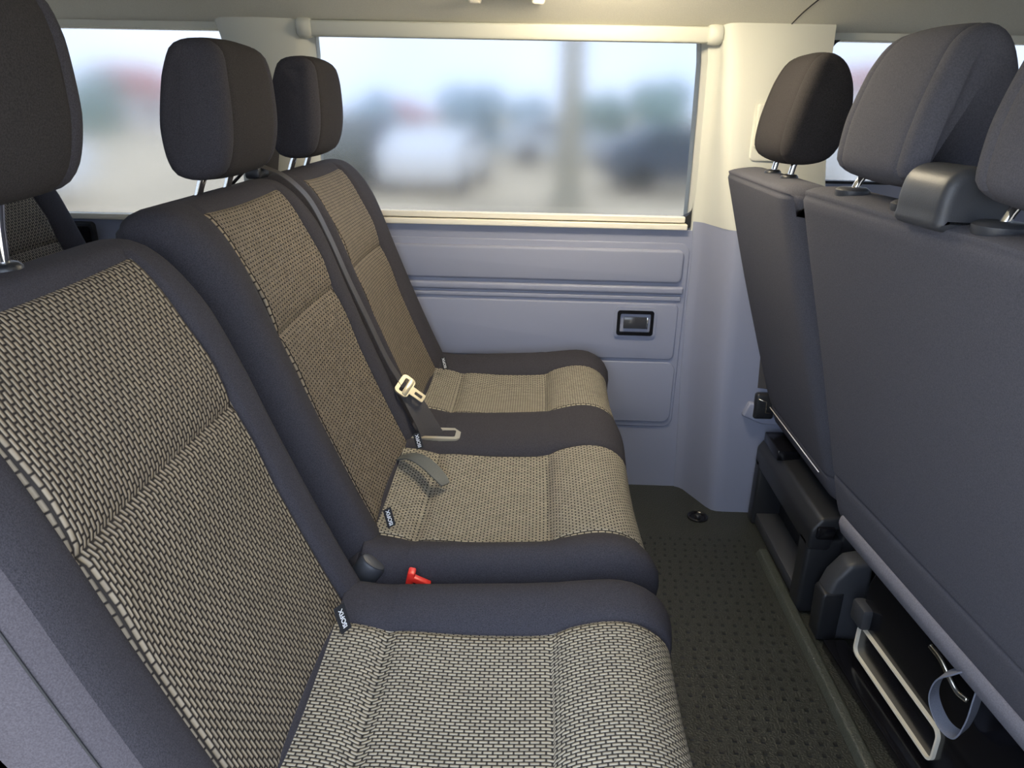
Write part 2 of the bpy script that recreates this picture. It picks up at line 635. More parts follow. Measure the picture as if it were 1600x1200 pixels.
wall = side_slab('wall_far', X_MIN, X_MAX, -0.02, 0.797, 'trim_grey', 'blue grey moulded lower side wall trim under the long window')
side_slab('header', X_MIN, X_MAX, 1.272, 1.40, 'trim_beige', None, wall)
side_slab('window_post', -0.775, -0.60, 0.797, 1.272, 'trim_beige', None, wall)
side_slab('window_post', 0.425, 0.70, 0.797, 1.272, 'trim_beige', None, wall)
side_slab('window_post', 1.75, X_MAX, 0.797, 1.272, 'trim_beige', None, wall)
side_slab('window_post', X_MIN, -1.85, 0.797, 1.272, 'trim_beige', None, wall)
side_slab('door_lining', 0.70, 1.75, 0.797, 0.93, 'trim_grey', None, wall)

# raised fields of the moulded lower trim
XL = -0.70
plate('backing_panel', XL, 0.428, 0.205, 0.762, wy, 0.004, 0.03, 0.003, 'trim_grey', wall)
wy4 = lambda z: wy(z) - 0.004
plate('upper_panel', XL, 0.412, 0.650, 0.744, wy4, 0.011, 0.018, 0.008, 'trim_grey', wall)
plate('ridge', XL, 0.420, 0.618, 0.640, wy4, 0.010, 0.006, 0.007, 'trim_grey', wall)
plate('ridge', XL, 0.416, 0.598, 0.611, wy4, 0.005, 0.003, 0.0035, 'trim_grey', wall)
plate('middle_panel', XL, 0.412, 0.422, 0.590, wy4, 0.005, 0.016, 0.004, 'trim_grey', wall)
plate('lower_panel', XL, 0.420, 0.222, 0.413, wy4, 0.004, 0.026, 0.003, 'trim_grey', wall)
plate('rear_panel', -1.60, -0.78, 0.30, 0.70, wy, 0.006, 0.02, 0.004, 'trim_grey', wall)

# window sill strips
def strip(name, x0, x1, z0, z1, proud, mat, label):
    o = plate(name, x0, x1, z0, z1, lambda z: wy(z) + 0.01, 0.01 + proud, 0.003, 0.003, mat)
    return tag(o, label, 'trim', kind='structure')
strip('trim_2', -0.62, 0.405, 0.818, 0.834, 0.010, 'seal', 'pale upper sill strip along the bottom of the long window')
strip('trim_3', -0.62, 0.412, 0.799, 0.815, 0.016, 'seal', 'cream lower sill strip above the blue grey side trim')
strip('trim_4', -1.85, -0.765, 0.790, 0.806, 0.012, 'seal', 'cream sill strip under the rear side window')

def window(name, x0, x1, z0, z1, rad, label):
    o = bpy.data.objects.new(name, None)
    o.location = (0, 0, 0)
    COL.objects.link(o)
    tag(o, label, 'window', kind='structure')
    # frosted pane
    lp = rrect((x0 + x1) / 2, (z0 + z1) / 2, x1 - x0, z1 - z0, rad)
    n = len(lp)
    V = [(a, wy(b) + 0.030, b) for a, b in lp] + [(a, wy(b) + 0.036, b) for a, b in lp]
    F = [tuple(range(n)), tuple(range(n, 2 * n))] + [(k, (k + 1) % n, n + (k + 1) % n, n + k) for k in range(n)]
    g = mk('pane', V, F, 'glass', o, smooth=False)
    fix_normals(g)
    outer = rrect((x0 + x1) / 2, (z0 + z1) / 2, x1 - x0 + 0.05, z1 - z0 + 0.05, rad + 0.01)
    inner = rrect((x0 + x1) / 2, (z0 + z1) / 2, x1 - x0 - 0.004, z1 - z0 - 0.004, rad)
    ring('gasket', outer, inner, lambda z: wy(z) + 0.045, 0.036, 'rubber', o)
    return o
window('window_1', -0.60, 0.425, 0.826, 1.275, 0.03, 'long frosted looking side window behind the far seats')
window('window_2', -1.85, -0.775, 0.80, 1.292, 0.04, 'rear side window with rounded corner left of the pillar')
window('window_3', 0.70, 1.75, 0.935, 1.285, 0.06, 'front door window with rounded corner behind the driver headrest')

# ceiling lining, curving down to the side wall
prof = [(wy(1.288), 1.288), (1.965, 1.292), (1.93, 1.302), (1.87, 1.322), (1.78, 1.346), (1.6, 1.372), (1.3, 1.392), (0.9, 1.398), (0.5, 1.39), (0.2, 1.37)]
fine = catmull([(a, b, 0) for a, b in prof], 5)
V, F = [], []
xs = [X_MIN, -1.2, -0.4, 0.3, 1.0, X_MAX]
for x in xs:
    for p in fine: V.append((x, p.x, p.y))
    for p in fine: V.append((x, p.x, p.y + 0.03))
n = len(fine)
for a in range(len(xs) - 1):
    o0, o1 = a * 2 * n, (a + 1) * 2 * n
    for k in range(n - 1):
        F.append((o0 + k, o0 + k + 1, o1 + k + 1, o1 + k))
        F.append((o0 + n + k, o1 + n + k, o1 + n + k + 1, o0 + n + k + 1))
    F.append((o0, o1, o1 + n, o0 + n))
    F.append((o0 + n - 1, o0 + 2 * n - 1, o1 + 2 * n - 1, o1 + n - 1))
for o0 in (0, (len(xs) - 1) * 2 * n):
    for k in range(n - 1):
        F.append((o0 + k, o0 + n + k, o0 + n + k + 1, o0 + k + 1))
ceil = mk('ceiling', V, F, 'headliner')
fix_normals(ceil)
tag(ceil, 'beige cloth headliner curving down to the window tops', 'ceiling', kind='structure')
# joint of the headliner towards the cab
tube('lining_joint', catmull([(0.585, 1.945, 1.297), (0.592, 1.87, 1.3215), (0.605, 1.78, 1.345), (0.62, 1.6, 1.371)], 6), 0.0016, 'rubber', ceil, 6)

# B pillar: lower grey part, stepping in from the side trim
def pillar_piece(name, rings, mat, label, parent=None):
    """rings: list of (z, [(x,y)...]) open plan outlines"""
    V, F = [], []
    m = len(rings[0][1])
    for z, pl in rings:
        for (x, y) in pl: V.append((x, y, z))
    for a in range(len(rings) - 1):
        for k in range(m):
            F.append((a * m + k, a * m + (k + 1) % m, (a + 1) * m + (k + 1) % m, (a + 1) * m + k))
    F.append(tuple(range(m))[::-1])
    F.append(tuple((len(rings) - 1) * m + k for k in range(m)))
    o = mk(name, V, F, mat, parent)
    fix_normals(o)
    if parent is None:
        tag(o, label, 'trim', kind='structure')
    return o
def pl_b(xa, xb, yf, xr, back):
    """plan: wall side start xa, chamfer to xb at yf, on to xr"""
    c = 0.018
    pts = [(xa - 0.03, back + 0.05), (xa - 0.012, back - 0.004), (xa, back - 0.010), (xa + 0.012, back - 0.022)]
    for t in (0.35, 0.7, 0.9):
        pts.append((xa + 0.012 + (xb - xa - 0.024) * t, back - 0.022 + (yf + 0.014 - back + 0.022) * t))
    pts += [(xb - 0.004, yf + 0.006), (xb + 0.008, yf), (xb + 0.03, yf - 0.002), (xr, yf), (xr + 0.004, back + 0.05)]
    return pts
pb = pillar_piece('trim_5', [(-0.01, pl_b(0.470, 0.548, 1.915, 0.80, 2.062)), (0.20, pl_b(0.462, 0.536, 1.906, 0.79, 2.058)),
                             (0.40, pl_b(0.452, 0.522, 1.900, 0.78, 2.055)), (0.60, pl_b(0.448, 0.515, 1.898, 0.77, 2.052)),
                             (0.75, pl_b(0.446, 0.510, 1.898, 0.765, 2.05)), (0.822, pl_b(0.440, 0.503, 1.902, 0.76, 2.05))],
                  'trim_grey', 'blue grey lower pillar trim with a vertical fold by the driver seat')
pu = pillar_piece('trim_6', [(0.822, pl_b(0.440, 0.500, 1.904, 0.735, 2.05)), (0.95, pl_b(0.436, 0.480, 1.914, 0.715, 2.035)),
                             (1.10, pl_b(0.430, 0.462, 1.925, 0.700, 2.018)), (1.22, pl_b(0.424, 0.452, 1.932, 0.690, 2.0)),
                             (1.30, pl_b(0.414, 0.440, 1.936, 0.690, 1.99)), (1.312, pl_b(0.412, 0.438, 1.94, 0.690, 1.99))],
                  'trim_beige', 'cream upper pillar trim between long window and front door window')
plate('belt_cover', 0.520, 0.655, 0.99, 1.228, lambda z: 1.920 + 0.10 * (z - 1.0), 0.008, 0.014, 0.005, 'trim_beige', pu)
plate('belt_slider', 0.527, 0.56, 1.02, 1.125, lambda z: 1.912 + 0.10 * (z - 1.0), 0.010, 0.010, 0.005, 'trim_beige', pu)

# C pillar trim, between the rear side window and the long window
def pl_c(xl, xr, yf, back):
    return [(xl - 0.01, back + 0.05), (xl, back - 0.005), (xl + 0.012, yf + 0.012), (xl + 0.03, yf), ((xl + xr) / 2, yf - 0.004), (xr - 0.03, yf), (xr - 0.012, yf + 0.012), (xr, back - 0.005), (xr + 0.01, back + 0.05)]
pc = pillar_piece('trim_7', [(0.78, pl_c(-0.80, -0.60, 2.0, 2.05)), (0.95, pl_c(-0.79, -0.595, 1.985, 2.03)), (1.12, pl_c(-0.785, -0.585, 1.972, 2.01)),
                             (1.22, pl_c(-0.79, -0.575, 1.962, 2.0)), (1.27, pl_c(-0.80, -0.575, 1.957, 1.995)), (1.298, pl_c(-0.81, -0.575, 1.952, 1.99)), (1.308, pl_c(-0.80, -0.58, 1.958, 1.99))],
                  'trim_beige', 'cream pillar trim between rear side window and long window')

# rear end of the cabin, never in view but part of the shell
rw = tag(box('wall_rear', (X_MIN - 0.03, 1.1, 0.40), (0.06, 1.95, 0.84), 'trim_grey', None, 0.01), 'grey tailgate lining behind the third row', 'wall', kind='structure')

NY = 0.33  # unseen near side of the van, added to give the door light its direction
def near_wall(name, x0, x1, label):
    o = box(name, ((x0 + x1) / 2, NY - 0.03, 0.40), (x1 - x0, 0.06, 0.86), 'trim_grey', None, 0.01)
    tag(o, label, 'wall', kind='structure')
    box('header', ((x0 + x1) / 2, NY - 0.03, 1.335), (x1 - x0, 0.06, 0.13), 'trim_beige', o, 0.01)
    box('window_post', (x0 + 0.05, NY - 0.03, 1.05), (0.10, 0.06, 0.46), 'trim_beige', o, 0.01)
    box('window_post', (x1 - 0.05, NY - 0.03, 1.05), (0.10, 0.06, 0.46), 'trim_beige', o, 0.01)
    box('pane', ((x0 + x1) / 2, NY - 0.03, 1.05), (x1 - x0 - 0.20, 0.005, 0.45), 'glass', o, 0.0)
near_wall('wall_near', X_MIN, -0.52, 'unseen side wall of the rear cabin on the open door side')
near_wall('door_1', 0.72, X_MAX, 'unseen front passenger door on the open door side')
sd = tag(box('blocker_door', (0.55, NY - 0.10, 0.42), (0.48, 0.05, 0.90), 'trim_grey', None, 0.01), 'unseen sliding door, added partly shut to hold back daylight', 'door', kind='structure')  # added half closed to keep daylight off the near seat back
box('door_frame', (0.55, NY - 0.10, 1.32), (0.48, 0.05, 0.10), 'trim_beige', sd, 0.01)
box('door_frame', (0.34, NY - 0.10, 1.07), (0.06, 0.05, 0.40), 'trim_beige', sd, 0.01)
box('pane', (0.58, NY - 0.10, 1.07), (0.42, 0.005, 0.40), 'glass', sd, 0.0)
# added fill lamp, unseen above the frame, warms and brightens the cabin
DL = thing('fill_lamp', (0.16, 1.62, 1.378), 'added warm fill lamp, unseen above the passenger cabin', 'lamp')
box('housing', (0.16, 1.62, 1.369), (0.34, 0.13, 0.016), 'trim_beige', DL, 0.006)
M['fill_lens'] = plain('fill_lens', (0.9, 0.9, 0.85), 0.4)
_b = M['fill_lens'].node_tree.nodes['Principled BSDF']
_b.inputs['Emission Color'].default_value = (1.0, 0.86, 0.63, 1)
_b.inputs['Emission Strength'].default_value = 55.0
box('lens', (0.16, 1.62, 1.348), (0.30, 0.10, 0.026), 'fill_lens', DL, 0.003)
fw = tag(box('wall_front', (X_MAX + 0.03, 1.1, 0.42), (0.06, 1.95, 0.90), 'dark_plastic', None, 0.01), 'unseen dark dashboard wall at the front of the cab', 'wall', kind='structure')  # unseen cab front, added to hold back light from ahead
box('windscreen', (X_MAX + 0.02, 1.18, 1.12), (0.006, 1.70, 0.50), 'glass', fw, 0.0)
box('tailgate_window', (X_MIN - 0.02, 1.18, 1.10), (0.006, 1.70, 0.56), 'glass', rw, 0.0)

# ------------------------------------------------------------------ seats of the second and third row
BACK_CTRL = [(-0.222, 0.350), (-0.250, 0.420), (-0.288, 0.505), (-0.328, 0.600), (-0.362, 0.685), (-0.394, 0.770), (-0.424, 0.850), (-0.452, 0.912),
             (-0.482, 0.953), (-0.515, 0.970), (-0.560, 0.966), (-0.588, 0.940), (-0.590, 0.900), (-0.578, 0.800), (-0.550, 0.650), (-0.515, 0.500), (-0.475, 0.380), (-0.400, 0.335), (-0.280, 0.325)]

def backrest(parent, y0, y1, py0, py1, seam_z=0.768, mats=('cloth', 'weave_back'), drop=0.0, side=False):
    sx = np.interp(seam_z, [0.6, 0.685, 0.77, 0.85], [-0.328, -0.362, -0.394, -0.424])
    def low(z): return z - drop * max(0.0, min(1.0, (z - 0.78) / 0.15))
    pr = Profile([(a, low(b)) for a, b in BACK_CTRL], [(-0.255, 0.432), (sx, seam_z), (-0.488, low(0.957)), (-0.583, low(0.945))])
    lo, mid, hi, rear = pr.seam_s
    st = stations(y0, y1, 0.048, (py0, py1), 0.022)
    def front(i): return lo - 1e-5 <= pr.s[i] < hi - 1e-5
    def region(i, j):
        y = st[j][0]
        if front(i) and py0 - 1e-5 <= y < py1 - 1e-5:
            return 'low' if pr.s[i] < mid - 1e-5 else 'up'
        return 'cap0' if side and y < y0 + 0.030 else 'body'
    def off(i, j):
        y = st[j][0]
        s = pr.s[i]
        o = 0.0
        infront = lo - 0.01 < s < hi + 0.01
        if infront:
            for q in (py0, py1):
                d = abs(y - q)
                o -= 0.0045 * max(0.0, 1 - d / 0.008) ** 0.8
            if py0 < y < py1:
                d = abs(s - mid)
                o -= 0.006 * max(0.0, 1 - d / 0.011)
                d = min(abs(s - hi), abs(s - lo))
                o -= 0.003 * max(0.0, 1 - d / 0.006)
                # padding bulges softly between the seams, sinks a little at its centre
                c = (y - (py0 + py1) / 2) / ((py1 - py0) / 2)
                o -= 0.008 * (1 - c * c)
                o += 0.006 * max(0.0, 1 - abs(s - mid - 0.06) / 0.07) + 0.004 * max(0.0, 1 - abs(s - mid + 0.06) / 0.07)
            else:
                # bolsters
                e = (py0 - y) / max(py0 - y0, 1e-4) if y <= py0 else (y - py1) / max(y1 - py1, 1e-4)
                o += 0.012 * math.sin(math.pi * min(1, max(0, e))) * min(1, max(0, (hi - s) / 0.10))
        d = abs(s - rear)
        o -= 0.003 * max(0.0, 1 - d / 0.006)
        return o
    body = {}
    names = {'body': ('backrest', mats[0], parent), 'low': ('lower_panel', mats[1], 'body'), 'up': ('upper_panel', mats[1], 'body')}
    if side: names['cap0'] = ('side_panel', 'cloth_lit', 'body')  # same cloth, with the door light put into its colour
    obs = loft(pr, st, region, names, off)
    return obs['body'], pr, lo, hi

CUSH_CTRL = [(-0.285, 0.430), (-0.245, 0.437), (-0.205, 0.430), (-0.188, 0.425), (-0.16, 0.427), (-0.08, 0.424), (0.00, 0.426), (0.038, 0.431), (0.07, 0.446), (0.12, 0.457), (0.165, 0.450), (0.198, 0.422),
             (0.208, 0.380), (0.200, 0.330), (0.180, 0.285), (0.13, 0.262), (-0.05, 0.258), (-0.22, 0.262), (-0.285, 0.285), (-0.300, 0.350)]

def cushion(parent, y0, y1, panels, rad=0.045):
    """panels: list of (py0, py1) woven fields"""
    pr = Profile(CUSH_CTRL, [(-0.262, 0.434), (-0.188, 0.425), (0.038, 0.431), (0.206, 0.365)])
    rr, r1, r2, fr = pr.seam_s
    fwd = 1 if ((r1 - rr) % pr.tot) < pr.tot / 2 else -1
    def rel(s): return ((s - rr) * fwd) % pr.tot
    R1, R2, FR = rel(r1), rel(r2), rel(fr)
    seams = [q for p in panels for q in p]
    st = stations(y0, y1, rad, seams, 0.022)
    def pan(y):
        for k, (a, b) in enumerate(panels):
            if a - 1e-5 <= y < b - 1e-5: return k
        return None
    def region(i, j):
        i2 = i if fwd == 1 else (i + 1) % len(pr.p)
        s = rel(pr.s[i2])
        k = pan(st[j][0])
        if k is None or s >= FR - 1e-5: return 'body'
        return ('rear%d' if s < R1 - 1e-5 else 'main%d' if s < R2 - 1e-5 else 'front%d') % k
    def off(i, j):
        y = st[j][0]
        s = rel(pr.s[i])
        o = 0.0
        if s < FR + 0.02 or s > pr.tot - 0.03:
            e0 = max(0.0, min(1.0, (FR + 0.02 - s) / 0.06))
            for q in seams:
                o -= 0.005 * max(0.0, 1 - abs(y - q) / 0.008) ** 0.8
            k = pan(y)
            if k is not None:
                a, b = panels[k]
                ed = min(1.0, min(y - a, b - y) / 0.012)
                o -= ed * (0.006 * max(0.0, 1 - abs(s - R1) / 0.012) + 0.0055 * max(0.0, 1 - abs(s - R2) / 0.011))
                c = (y - (a + b) / 2) / ((b - a) / 2)
                o -= 0.012 * (1 - c * c) * e0 * (0.4 if s > R2 else 1.0)
            else:
                bounds = [y0] + seams + [y1]
                for a, b in zip(bounds[0::2], bounds[1::2]):
                    if a <= y <= b:
                        t = (y - a) / (b - a)
                        px, pz = pr.p[i].x, pr.p[i].y
                        zt = float(np.interp(px, [-0.27, -0.20, 0.0, 0.12], [0.432, 0.434, 0.444, 0.457]))
                        o += (max(0.0, zt - pz) if px < 0.12 else 0.0) * min(1.0, min(abs(y - q) for q in seams) / 0.035)
                        o += (0.012 if (a == y0 or b == y1) else 0.006) * math.sin(math.pi * t) * e0
                        break
        elif s < FR + 0.05:
            pass
        o -= 0.004 * max(0.0, 1 - abs(s - FR) / 0.006)
        return o
    names = {'body': ('cushion', 'cloth', parent)}
    for k in range(len(panels)):
        names['rear%d' % k] = ('rear_panel', 'weave_seat', 'body')
        names['main%d' % k] = ('main_panel', 'weave_seat', 'body')
        names['front%d' % k] = ('front_panel', 'weave_seat', 'body')
    obs = loft(pr, st, region, names, off)
    return obs

HEAD_CTRL = [(-0.556, 1.012), (-0.563, 1.060), (-0.556, 1.120), (-0.543, 1.174), (-0.530, 1.190), (-0.502, 1.195), (-0.477, 1.188), (-0.465, 1.165), (-0.461, 1.095), (-0.466, 1.045), (-0.480, 1.012), (-0.505, 1.000), (-0.535, 0.999)]

def headrest(parent, yc, width, ctrl=HEAD_CTRL, mat='cloth_head', side='cloth', post_x=(-0.548, -0.520), post_z=(0.955, 1.02), sleeve='black_plastic', postd=0.058, seamw=0.036, post_mat='chrome', wfn=None, sleeve_r=0.018, groove=0.002):
    y0, y1 = yc - width / 2, yc + width / 2
    zs = [c[1] for c in ctrl]
    zlo, zhi = min(zs), max(zs)
    if wfn is None:
        def wfn(t): return float(np.interp(t, [0, 0.15, 0.4, 0.75, 1.0], [0.92, 0.97, 1.0, 0.97, 0.86]))
    pr = Profile(ctrl, (), 0.010)
    st = stations(y0, y1, 0.022, (y0 + seamw, y1 - seamw), 0.016, 8)
    def region(i, j):
        y = st[j][0]
        return 'cap0' if y < y0 + seamw - 1e-5 else 'cap1' if y >= y1 - seamw - 1e-5 else 'body'
    def off(i, j):
        y = st[j][0]
        o = 0.0
        for q in (y0 + seamw, y1 - seamw):
            o -= groove * max(0.0, 1 - abs(y - q) / 0.006)
        c = (y - yc) / (width / 2)
        o += 0.006 * (1 - c * c)
        return o
    def ywarp(p, y): return yc + (y - yc) * wfn((p.y - zlo) / (zhi - zlo))
    obs = loft(pr, st, region, {'body': ('headrest', mat, parent), 'cap0': ('side_panel', side, 'body'), 'cap1': ('side_panel', side, 'body')}, off, ywarp)
    body = obs['body']
    for sg in (-1, 1):
        yp = yc + sg * postd
        tube('post', [(post_x[0], yp, post_z[0] - 0.02), (post_x[0], yp, post_z[0]), (post_x[0] * 0.5 + post_x[1] * 0.5 - 0.002, yp, post_z[0] * 0.5 + post_z[1] * 0.5), (post_x[1], yp, post_z[1]), (post_x[1] + 0.004, yp, post_z[1] + 0.03)], 0.0062, post_mat, body, 14)
        lathe('sleeve', (post_x[0], yp, post_z[0] + 0.004), [(sleeve_r * 0.9, -0.012), (sleeve_r, -0.004), (sleeve_r, 0.002), (sleeve_r * 0.8, 0.006), (0.0085, 0.007)], sleeve, body, 24)
    return body

def isofix_tag(parent, pos, h=0.034, w=0.015, n=(0.80, -0.58, 0.30)):
    """small black woven label standing out of the crease, lettering reads upwards"""
    t = Vector((-0.22, 0.06, 0.97)).normalized()
    n = Vector(n)
    n = (n - t * n.dot(t)).normalized()
    u = n.cross(t).normalized()
    m3 = Matrix((t, u, n)).transposed()
    m4 = m3.to_4x4()
    m4.translation = Vector(pos)
    bm = bmesh.new()
    bm_box(bm, (0, 0, 0), (h, w, 0.0014), 0.0004, 1)
    bmesh.ops.transform(bm, matrix=m4, verts=bm.verts[:])
    o = from_bm('label_tag', bm, 'tag', parent)
    me = text_mesh('ISOFIX', 0.0095)
    me.transform(Matrix.Translation((0, 0, 0.0011)))
    me.transform(m4)
    link('lettering', me, 'white_print', o)
    return o

def stitch(name, pts, parent):
    return tube(name, pts, 0.0011, 'thread', parent, 5)

# --- single seat nearest to the camera
S1 = thing('passenger_seat', (-0.15, 0.69, 0.0), 'near single seat with woven grey panels, its headrest cut by the photo edge', 'seat', 'second row seats')
backrest(S1, 0.412, 0.955, 0.525, 0.872, 0.742, drop=0.022, side=True)
c1 = cushion(S1, 0.41, 0.945, [(0.535, 0.835)])
tube('side_seam', catmull([(x - 0.0035, 0.430, z - 0.0012) for x, z in BACK_CTRL[1:8]], 4), 0.0011, 'tag', S1, 6)
headrest(S1, 0.672, 0.280, [(a - 0.012, b + 0.022) for a, b in HEAD_CTRL], post_x=(-0.545, -0.532), post_z=(0.945, 1.04))
isofix_tag(S1, (-0.243, 0.800, 0.468), 0.040, 0.018)
box('seat_frame', (-0.02, 0.69, 0.14), (0.36, 0.40, 0.25), 'black_plastic', S1, 0.02)

# --- double bench
S2 = thing('bench_seat', (-0.15, 1.5, 0.0), 'double bench with woven beige panels below the long window', 'bench', 'second row seats')
bA, prA, loA, hiA = backrest(S2, 0.985, 1.492, 1.085, 1.412)
bB, prB, loB, hiB = backrest(S2, 1.496, 2.015, 1.572, 1.875)
cushion(S2, 0.958, 2.025, [(1.055, 1.392), (1.605, 1.885)], 0.05)
headrest(S2, 1.252, 0.255)
headrest(S2, 1.722, 0.245)
isofix_tag(S2, (-0.230, 1.060, 0.466), n=(0.6, -0.75, 0.3))
isofix_tag(S2, (-0.226, 1.350, 0.470), n=(0.35, -0.85, 0.3))
isofix_tag(S2, (-0.232, 1.838, 0.466), 0.034, n=(0.35, -0.85, 0.3))
box('seat_frame', (-0.03, 1.49, 0.135), (0.36, 0.86, 0.24), 'black_plastic', S2, 0.02)
# belt outlet frame let into the strip between the two places
bz = 0.4385
of = rrect(0, 0, 0.110, 0.056, 0.010)
inn = rrect(0, 0, 0.088, 0.034, 0.005)
V, F = [], []
nn = len(of)
for lp, dz in ((of, -0.006), (of, 0.003), (inn, 0.003), (inn, -0.006)):
    for a, b in lp: V.append((-0.205 + a, 1.452 + b, bz + dz))
for i in range(3):
    for k in range(nn):
        F.append((i * nn + k, i * nn + (k + 1) % nn, (i + 1) * nn + (k + 1) % nn, (i + 1) * nn + k))
ofo = mk('belt_outlet', V, F, 'metal_beige', S2, smooth=False)
fix_normals(ofo)
box('outlet_floor', (-0.205, 1.452, bz - 0.004), (0.090, 0.036, 0.004), 'gloss_black', ofo, 0.0)
# belt guide on top of the backrest
box('belt_guide', (-0.548, 1.475, 0.980), (0.030, 0.060, 0.022), 'black_plastic', bA, 0.006)
# soft grey release strap in the crease of the middle place
rp = catmull([(-0.262, 1.330, 0.440), (-0.232, 1.315, 0.452), (-0.200, 1.288, 0.450), (-0.172, 1.258, 0.440), (-0.158, 1.245, 0.430)], 6)
ribbon('pull_strap', rp, (0.5, 0.85, 0.1), [0.020 + 0.010 * math.sin(math.pi * k / (len(rp) - 1)) for k in range(len(rp))], 0.003, 'strap', S2)

# --- third row bench, seen past the near headrest
S3 = thing('rear_bench', (-0.95, 1.66, 0.0), 'third row bench with woven beige back, glimpsed under the near headrest', 'bench')
S3.location = (-0.15, 1.66, 0.0)
BASE[S3.name] = Vector(S3.location)
backrest(S3, 1.43, 1.93, 1.49, 1.815)
backrest(S3, 0.92, 1.42, 0.99, 1.33)
cushion(S3, 0.92, 1.93, [(1.00, 1.33), (1.50, 1.81)], 0.05)
box('seat_frame', (-0.03, 1.42, 0.135), (0.36, 0.86, 0.24), 'black_plastic', S3, 0.02)
S3.location = (-0.15 - 0.80, 1.66, 0.0)

# --- shoulder belt of the bench
belt = thing('seat_belt', (-0.25, 1.46, 0.45), 'dark shoulder belt with metal tongue lying down the bench back', 'seat belt')
front = [(-0.560, 0.990), (-0.520, 0.984), (-0.485, 0.965), (-0.448, 0.925), (-0.415, 0.855), (-0.382, 0.770), (-0.346, 0.685), (-0.310, 0.600), (-0.288, 0.560)]
path = [(a, 1.486 + 0.010 * math.sin(k), b) for k, (a, b) in enumerate(front)]
path = catmull([(-0.600, 1.470, 0.955)] + [(a, 1.480, b) for a, b in front] + [(-0.272, 1.472, 0.538)], 6)
ribbon('webbing', path, [(-0.12, 1.0, 0.0)] * len(path), 0.040, 0.0016, 'webbing', belt)
path2 = catmull([(-0.268, 1.470, 0.535), (-0.245, 1.458, 0.500), (-0.222, 1.450, 0.460), (-0.208, 1.446, 0.432)], 6)
ribbon('webbing', path2, (0.75, 0.75, 0.2), [0.040 + 0.014 * k / (len(path2) - 1) for k in range(len(path2))], 0.0016, 'webbing', belt)
# tongue: a slotted head and a narrow latch plate with its own window
tdir = Vector((0.80, 0.0, -0.60)).normalized()
tn = Vector((0.55, -0.55, 0.62))
tn = (tn - tdir * tn.dot(tdir)).normalized()
tu = tn.cross(tdir).normalized()
tm = Matrix((tdir, tu, tn)).transposed().to_4x4()
tm = tm @ Matrix.Scale(0.78, 4)
tm.translation = Vector((-0.270, 1.462, 0.545))
def flat_ring(outer, inner, th):
    V, F = [], []
    n_ = len(outer)
    for lp, dz in ((outer, -th / 2), (outer, th / 2), (inner, th / 2), (inner, -th / 2)):
        for a, b in lp: V.append(tm @ Vector((a, b, dz)))
    for i in range(4):
        for k in range(n_):
            j = (i + 1) % 4
            F.append((i * n_ + k, i * n_ + (k + 1) % n_, j * n_ + (k + 1) % n_, j * n_ + k))
    return V, F
V, F = flat_ring(rrect(0, 0, 0.042, 0.064, 0.012), rrect(-0.004, 0, 0.012, 0.046, 0.004), 0.006)
tg = mk('tongue', V, F, 'metal_beige', belt, smooth=False)
fix_normals(tg)
V, F = flat_ring(rrect(0.041, 0, 0.046, 0.026, 0.004), rrect(0.045, 0, 0.024, 0.010, 0.002), 0.003)
lt = mk('latch_plate', V, F, 'metal_beige', tg, smooth=False)
fix_normals(lt)
bm = bmesh.new()
bm_box(bm, (0.010, 0, 0.002), (0.014, 0.056, 0.008), 0.003, 2)
bmesh.ops.transform(bm, matrix=tm, verts=bm.verts[:])
from_bm('tongue_pad', bm, 'metal_beige', tg)

# --- belt running down from the C pillar
b2 = thing('pillar_belt', (-0.70, 1.96, 0.80), 'dark belt hanging down the cream pillar behind the far headrest', 'seat belt')
ribbon('webbing', catmull([(-0.668, 1.948, 1.105), (-0.675, 1.942, 1.03), (-0.690, 1.935, 0.93), (-0.700, 1.930, 0.80)], 6), (1, 0.5, 0), 0.046, 0.002, 'webbing', b2)
box('belt_anchor', (-0.667, 1.953, 1.115), (0.055, 0.02, 0.05), 'black_plastic', b2, 0.006)

# --- belt buckles in the gap between near seat and bench
bk = thing('belt_buckle', (-0.235, 0.955, 0.36), 'black belt buckle sticking up in the gap beside the near seat', 'buckle')
ax = Vector((0.55, 0.10, 0.80)).normalized()
lathe('buckle_body', (-0.262, 0.968, 0.405), [(0.014, -0.03), (0.020, 0.0), (0.0225, 0.012), (0.0225, 0.036), (0.020, 0.040)], 'dark_plastic', bk, 28, ax, 1.0, 0.75)
lathe('buckle_rim', (-0.262, 0.968, 0.405) + (0.0416) * ax if False else tuple(Vector((-0.262, 0.968, 0.405)) + ax * 0.040), [(0.0195, 0.0), (0.0195, 0.0015), (0.017, 0.0025)], 'dark_plastic', bk, 28, ax, 1.0, 0.75)
tube('stalk', catmull([(-0.262, 0.968, 0.40), (-0.285, 0.962, 0.36), (-0.290, 0.958, 0.30)], 5), 0.010, 'black_plastic', bk, 12)
rb = thing('red_release_button', (-0.16, 0.955, 0.36), 'red release button peeking over the near seat bolster', 'button')
bm = bmesh.new()
bm_box(bm, (-0.180, 0.956, 0.416), (0.012, 0.018, 0.044), 0.003, 2, Matrix.Rotation(R(12), 3, 'Y'))
from_bm('button', bm, 'red', rb)
box('button_arm', (-0.164, 0.952, 0.4215), (0.036, 0.012, 0.009), 'red', rb, 0.002, 2, Matrix.Rotation(R(25), 3, 'Y'))
box('buckle_housing', (-0.165, 0.957, 0.372), (0.045, 0.024, 0.055), 'black_plastic', rb, 0.005)

